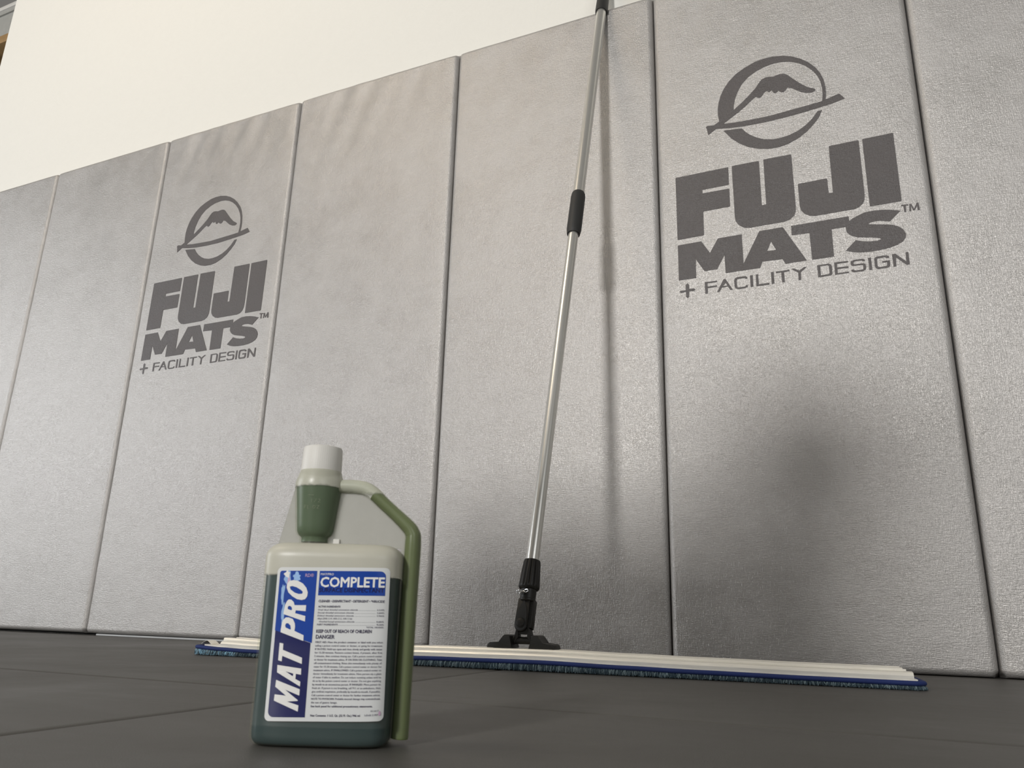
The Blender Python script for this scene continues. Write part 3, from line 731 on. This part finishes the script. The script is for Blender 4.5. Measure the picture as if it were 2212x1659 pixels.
# fringe: thousands of short yarn loops standing out below the binding
def fringe(name, mat, count, smin, smax, rnd):
    bm = bmesh.new()
    L = len(ol2)
    cum = [0]
    for i in range(L): 
        a, b = ol2[i], ol2[(i+1) % L]; cum.append(cum[-1]+math.hypot(b[0]-a[0], b[1]-a[1]))
    import bisect
    for q in range(count):
        d = rnd.random()*cum[-1]; i = min(L-1, bisect.bisect_right(cum, d)-1)
        a, b = ol2[i], ol2[(i+1) % L]; k = (d-cum[i])/max(1e-9, cum[i+1]-cum[i])
        s, v = a[0]+(b[0]-a[0])*k, a[1]+(b[1]-a[1])*k
        if not (smin <= s <= smax): continue
        if v > .03 and rnd.random() < .75: continue
        t = Vector((b[0]-a[0], b[1]-a[1])).normalized(); o = Vector((t.y, -t.x))
        zt = ZB-.0020-rnd.random()*.0015; zb = .0004+rnd.random()*.0022
        out0 = rnd.uniform(-.002, .0012); out1 = out0+rnd.uniform(.0008, .0042); lean = rnd.uniform(-.0028, .0028); w = rnd.uniform(.00035, .0007)
        st, vt = s+o.x*out0, v+o.y*out0; sb, vb = s+o.x*out1+t.x*lean, v+o.y*out1+t.y*lean
        sm, vm = (st+sb)/2+o.x*.0008, (vt+vb)/2+o.y*.0008
        pts = [(st, vt, zt, w), (sm, vm, (zt+zb)/2, w*1.1), (sb, vb, zb, w*.5)]
        prev = None
        for (ss, vv, z, ww) in pts:
            l_ = bm.verts.new(mp(ss-t.x*ww, vv-t.y*ww, z)); r_ = bm.verts.new(mp(ss+t.x*ww, vv+t.y*ww, z)); f_ = bm.verts.new(mp(ss+o.x*ww, vv+o.y*ww, z))
            if prev:
                bm.faces.new((prev[0], prev[1], f_, l_)); bm.faces.new((prev[1], prev[2], r_, f_))
            prev = (l_, f_, r_)
    o = mobj(name, bm, mat, pad, smooth=0); o['kind'] = 'stuff'; return o
rnd = random.Random(3)
fringe('fringe', M_fibre, 11000, -.1, 2, rnd)
fringe('fringe', M_fibre_pale, 5200, -.1, 2, rnd)
tl = fringe('fringe', M_fibre_light, 9000, -.1, .10, rnd)
tl['label'] = 'paler worn end of the fringe'

# aluminium frame
sR, sL = ML-.0145, .028
def fz(z): return ZB+z
bm = bmesh.new(); extrude(bm, [(.010, fz(.0030)), (.118, fz(.0030)), (.118, fz(.0050)), (.010, fz(.0050))], .020, ML-.010); frame = mobj('frame_plate', bm, M_frame)
lip = [(.0105, .0051), (.0100, .0095), (.0118, .0122), (.0150, .0140), (.0300, .0150), (.0315, .0120), (.0350, .0120), (.0350, .0051)]
bm = bmesh.new(); extrude(bm, [(v, fz(z)) for v, z in lip], .056, sR); mobj('front_lip', bm, M_frame, mop, smooth=20)
bm = bmesh.new(); extrude(bm, [(.128-v, fz(z)) for v, z in lip[::-1]], .030, sR); mobj('rear_lip', bm, M_frame, mop, smooth=20)
rail = [(.0360, .0051), (.0360, .0165), (.0375, .0185), (.0400, .0192), (.0530, .0192), (.0540, .0182), (.0740, .0182), (.0750, .0192), (.0880, .0192), (.0905, .0185), (.0920, .0165), (.0920, .0051)]
bm = bmesh.new(); extrude(bm, [(v, fz(z)) for v, z in rail], .042, sR-.011); mobj('rail', bm, M_frame, mop, smooth=20)
# curled end clip at the left tip
bm = bmesh.new(); pth = smooth_path([mp(.002, .034, fz(.0050)), mp(.008, .034, fz(.0090)), mp(.014, .034, fz(.0115)), mp(.019, .034, fz(.0095)), mp(.025, .034, fz(.0055))], 4)
tube(bm, pth, .0007, .012, ref=E2, n=10); mobj('end_clip', bm, M_frame, mop, smooth=60)
bm = bmesh.new(); box(bm, (-.012, -.018, 0), (.018, .018, .006), .001, 1, Matrix.Translation(mp(sR-.016, .060, fz(.0052))) @ Matrix((E1, E2, Vector((0, 0, 1)))).transposed().to_4x4())
mobj('end_stop', bm, M_black, mop)

# joint
ZT = ZB+.0192+sag(.55*ML)
VJ = .064
sJ = .648
J = Matrix.Translation(P0+E1*sJ+E2*VJ+Vector((0, 0, ZT))) @ Matrix((E1, E2, Vector((0, 0, 1)))).transposed().to_4x4()
def bracket(sx):
    bm = bmesh.new()
    Mx = J @ Matrix(((1, 0, 0, 0), (0, 0, -1, .020), (0, 1, 0, 0), (0, 0, 0, 1)))
    foot = [(sx*a, b) for a, b in ((.014, 0), (.0615, 0), (.0595, .0060), (.0565, .0085), (.039, .0085), (.0325, .0190), (.030, .0220), (.0215, .0220), (.0190, .0200), (.0185, .008))]
    if sx < 0: foot = foot[::-1]
    prism(bm, foot, Mx, .040, .0012)
    mobj('bracket', bm, M_black, mop, smooth=30)
bracket(-1); bracket(1)
PIN = J @ Vector((0, 0, .0125))
bm = bmesh.new(); tube(bm, [PIN-E1*.0225, PIN, PIN+E1*.0225], .0062, ref=Vector((0, 0, 1)), n=20)
tube(bm, [PIN-E1*.0205, PIN-E1*.0165], .0072, ref=Vector((0, 0, 1)), n=20); tube(bm, [PIN+E1*.0165, PIN+E1*.0205], .0072, ref=Vector((0, 0, 1)), n=20)
mobj('hinge_pin', bm, M_black)
TOP = Vector((1.6872, -.0195, 1.7054))
PIV = PIN + Vector((0, 0, .024))
A = (TOP-PIV).normalized(); Nn = (CAM-PIV); Nn = (Nn-A*Nn.dot(A)).normalized()
Nn = (-E2 - A*(-E2).dot(A)).normalized(); S = A.cross(-Nn).normalized()
if S.dot(E1) < 0: S = -S
K = Matrix.Translation(PIV) @ Matrix((S, -Nn, A)).transposed().to_4x4()     # x right, y away, z along the pole
# yoke cheeks between pin and pivot
bm = bmesh.new()
for sx in (-1, 1):
    Mx = Matrix.Translation(PIN) @ Matrix((E1, E2, Vector((0, 0, 1)))).transposed().to_4x4() @ Matrix(((1, 0, 0, 0), (0, 0, -1, .008), (0, 1, 0, 0), (0, 0, 0, 1)))
    ck = [(sx*a, b) for a, b in ((.0145, -.004), (.0175, .000), (.0120, .020), (.0085, .024), (.0080, .006))]
    prism(bm, ck if sx > 0 else ck[::-1], Mx, .016, .0006)
box(bm, (-.010, -.006, .010), (.010, .006, .024), .001, 1, Matrix.Translation(PIN) @ Matrix((E1, E2, Vector((0, 0, 1)))).transposed().to_4x4())
mobj('yoke', bm, M_black)
# swivel arm: rounded bottom, tapering block with a teardrop face and a round pivot boss
bm = bmesh.new(); out = []
for k in range(13):
    a = math.pi + math.pi*k/12; out.append((.0115*math.cos(a)-.0035, .0115*math.sin(a)))
arm = out + [(.0085, .022), (.0082, .046), (-.0130, .046), (-.0138, .022)]
Mx = K @ Matrix(((1, 0, 0, 0), (0, 0, -1, .004), (0, 1, 0, 0), (0, 0, 0, 1)))
prism(bm, arm, Mx, .0150, .0010)
box(bm, (-.012, -.006, -.004), (.0150, .0125, .047), .002, 2, K)
armo = mobj('swivel_arm', bm, M_black, mop, smooth=30)
bm = bmesh.new()
tear = [(.0098*math.cos(math.pi+math.pi*k/12)-.0035, .0098*math.sin(math.pi+math.pi*k/12)) for k in range(13)] + [(.0060, .016), (.0040, .028), (.0005, .039), (-.0020, .044), (-.0045, .039), (-.0098, .028), (-.0125, .016)]
prism(bm, tear, K @ Matrix(((1, 0, 0, 0), (0, 0, -1, -.0108), (0, 1, 0, 0), (0, 0, 0, 1))), .0008, .0003)
mobj('face_plate', bm, M_rubber, armo, smooth=30)
bm = bmesh.new(); Mb = K @ Matrix.Translation((-.0035, -.0116, .003)) @ Matrix.Rotation(math.radians(90), 4, 'X')
lathe(bm, [(0, .0086), (.0012, .0086), (.0018, .0080)], Mb, 28)
lathe(bm, [(.0010, .0072), (.0026, .0070), (.0030, .0060)], Mb, 28); mobj('pivot_boss', bm, M_black, armo, smooth=40)
bm = bmesh.new(); lathe(bm, [(.042, .0130), (.0435, .0150), (.0465, .0150), (.0475, .0142), (.064, .0145), (.065, .0152), (.067, .0152)], K, 32); mobj('socket', bm, M_black, mop, smooth=30)
bm = bmesh.new(); lathe(bm, [(.0635, .0145), (.0655, .0175), (.068, .0190), (.072, .0191), (.098, .0172), (.114, .0158), (.118, .0146), (.119, .0122)], K, 96, rib=.0022, ribs=12, ribz=(.069, .115)); mobj('locking_cone', bm, M_black, mop, smooth=40)
# wing nut
wn_ = K @ Matrix.Translation((-.0045, -.0155, .055)) @ Matrix.Rotation(math.radians(90), 4, 'X')
bm = bmesh.new(); lathe(bm, [(-.004, .0030), (0, .0044), (.002, .0040), (.005, .0028), (.009, .0026), (.010, .0018)], wn_, 6)
for sx, rz in ((-1, 12), (1, -14)):
    c = []
    for k in range(15):
        a = 2*math.pi*k/14; c.append(wn_ @ Vector((sx*(.0068+.0040*math.cos(a)), .0024*math.sin(a)+sx*.0012+.001, .004+.002*math.cos(a))))
    tube(bm, c, .0010, ref=Vector((.3, .9, .2)).normalized(), n=8, cap=False)
mobj('wing_nut', bm, M_zinc, mop, smooth=40)
# pole
def along(z): return (z-PIV.z)/A.z
h1 = along(.938); h2 = along(1.062); h3 = along(1.735)
bm = bmesh.new(); lathe(bm, [(.112, .0117), (.117, .0118), (h1+.02, .0118)], K, 32); mobj('lower_tube', bm, M_pole, mop, smooth=40)
bm = bmesh.new(); lathe(bm, [(h2-.02, .0138), (h2+.2, .0138), (h3+.03, .0138)], K, 32); mobj('upper_tube', bm, M_pole, mop, smooth=40)
bm = bmesh.new(); lathe(bm, [(h1, .0135), (h1, .0150), (h1+.006, .0160), (h1+.014, .0172), (h2-.012, .0172), (h2-.003, .0160), (h2, .0148), (h2, .0135)], K, 40); mobj('clamp_collar', bm, M_rubber, mop, smooth=30)
bm = bmesh.new(); lathe(bm, [(h3, .0142), (h3, .0168), (h3+.008, .0178), (h3+.03, .0176), (h3+.10, .0165), (h3+.17, .0165), (h3+.22, .0172), (h3+.228, .0150), (h3+.23, .0060)], K, 40); mobj('hand_grip', bm, M_rubber, mop, smooth=30)

# ---------------------------------------------------------------- added light blockers, unseen behind the camera, shading the lower wall
t = empty('blocker_table', (1.58, -2.62, 0))
tag(t, 'added black table, unseen, that blocks light to the lower wall', 'table')
bm = bmesh.new(); box(bm, (-.36, -.26, .925), (.36, .26, .955), .006, 2); obj('table_top', bm, M_black, t)
for sx in (-1, 1):
    for sy in (-1, 1):
        bm = bmesh.new(); tube(bm, [Vector((sx*.33, sy*.23, 0)), Vector((sx*.32, sy*.22, .93))], .011, ref=Vector((0, 1, 0)), n=12); obj('leg', bm, M_pole, t)
t = empty('blocker_slab', (1.58, -2.62, .955))  # added block, widens the shadow cast on the lower wall
tag(t, 'added black block, unseen, that shades the lower wall', 'block')
bm = bmesh.new(); box(bm, (-.32, -.24, 0), (.32, .24, .15), .02, 3); obj('foam', bm, M_rubber, t)
t = empty('blocker_ball', (1.83, -2.62, 1.105))  # added ball, gives that shadow its rounded top
tag(t, 'added black ball, unseen, that rounds the shadow on the wall', 'ball')
bm = bmesh.new(); bmesh.ops.create_uvsphere(bm, u_segments=32, v_segments=20, radius=.13, matrix=Matrix.Translation((0, 0, .13))); obj('shell', bm, M_rubber, t)
bm = bmesh.new(); tube(bm, [Vector((.1305*math.cos(a/16*math.pi), .1305*math.sin(a/16*math.pi), .13)) for a in range(33)], .0018, n=8, cap=False); obj('seam', bm, M_black, t)
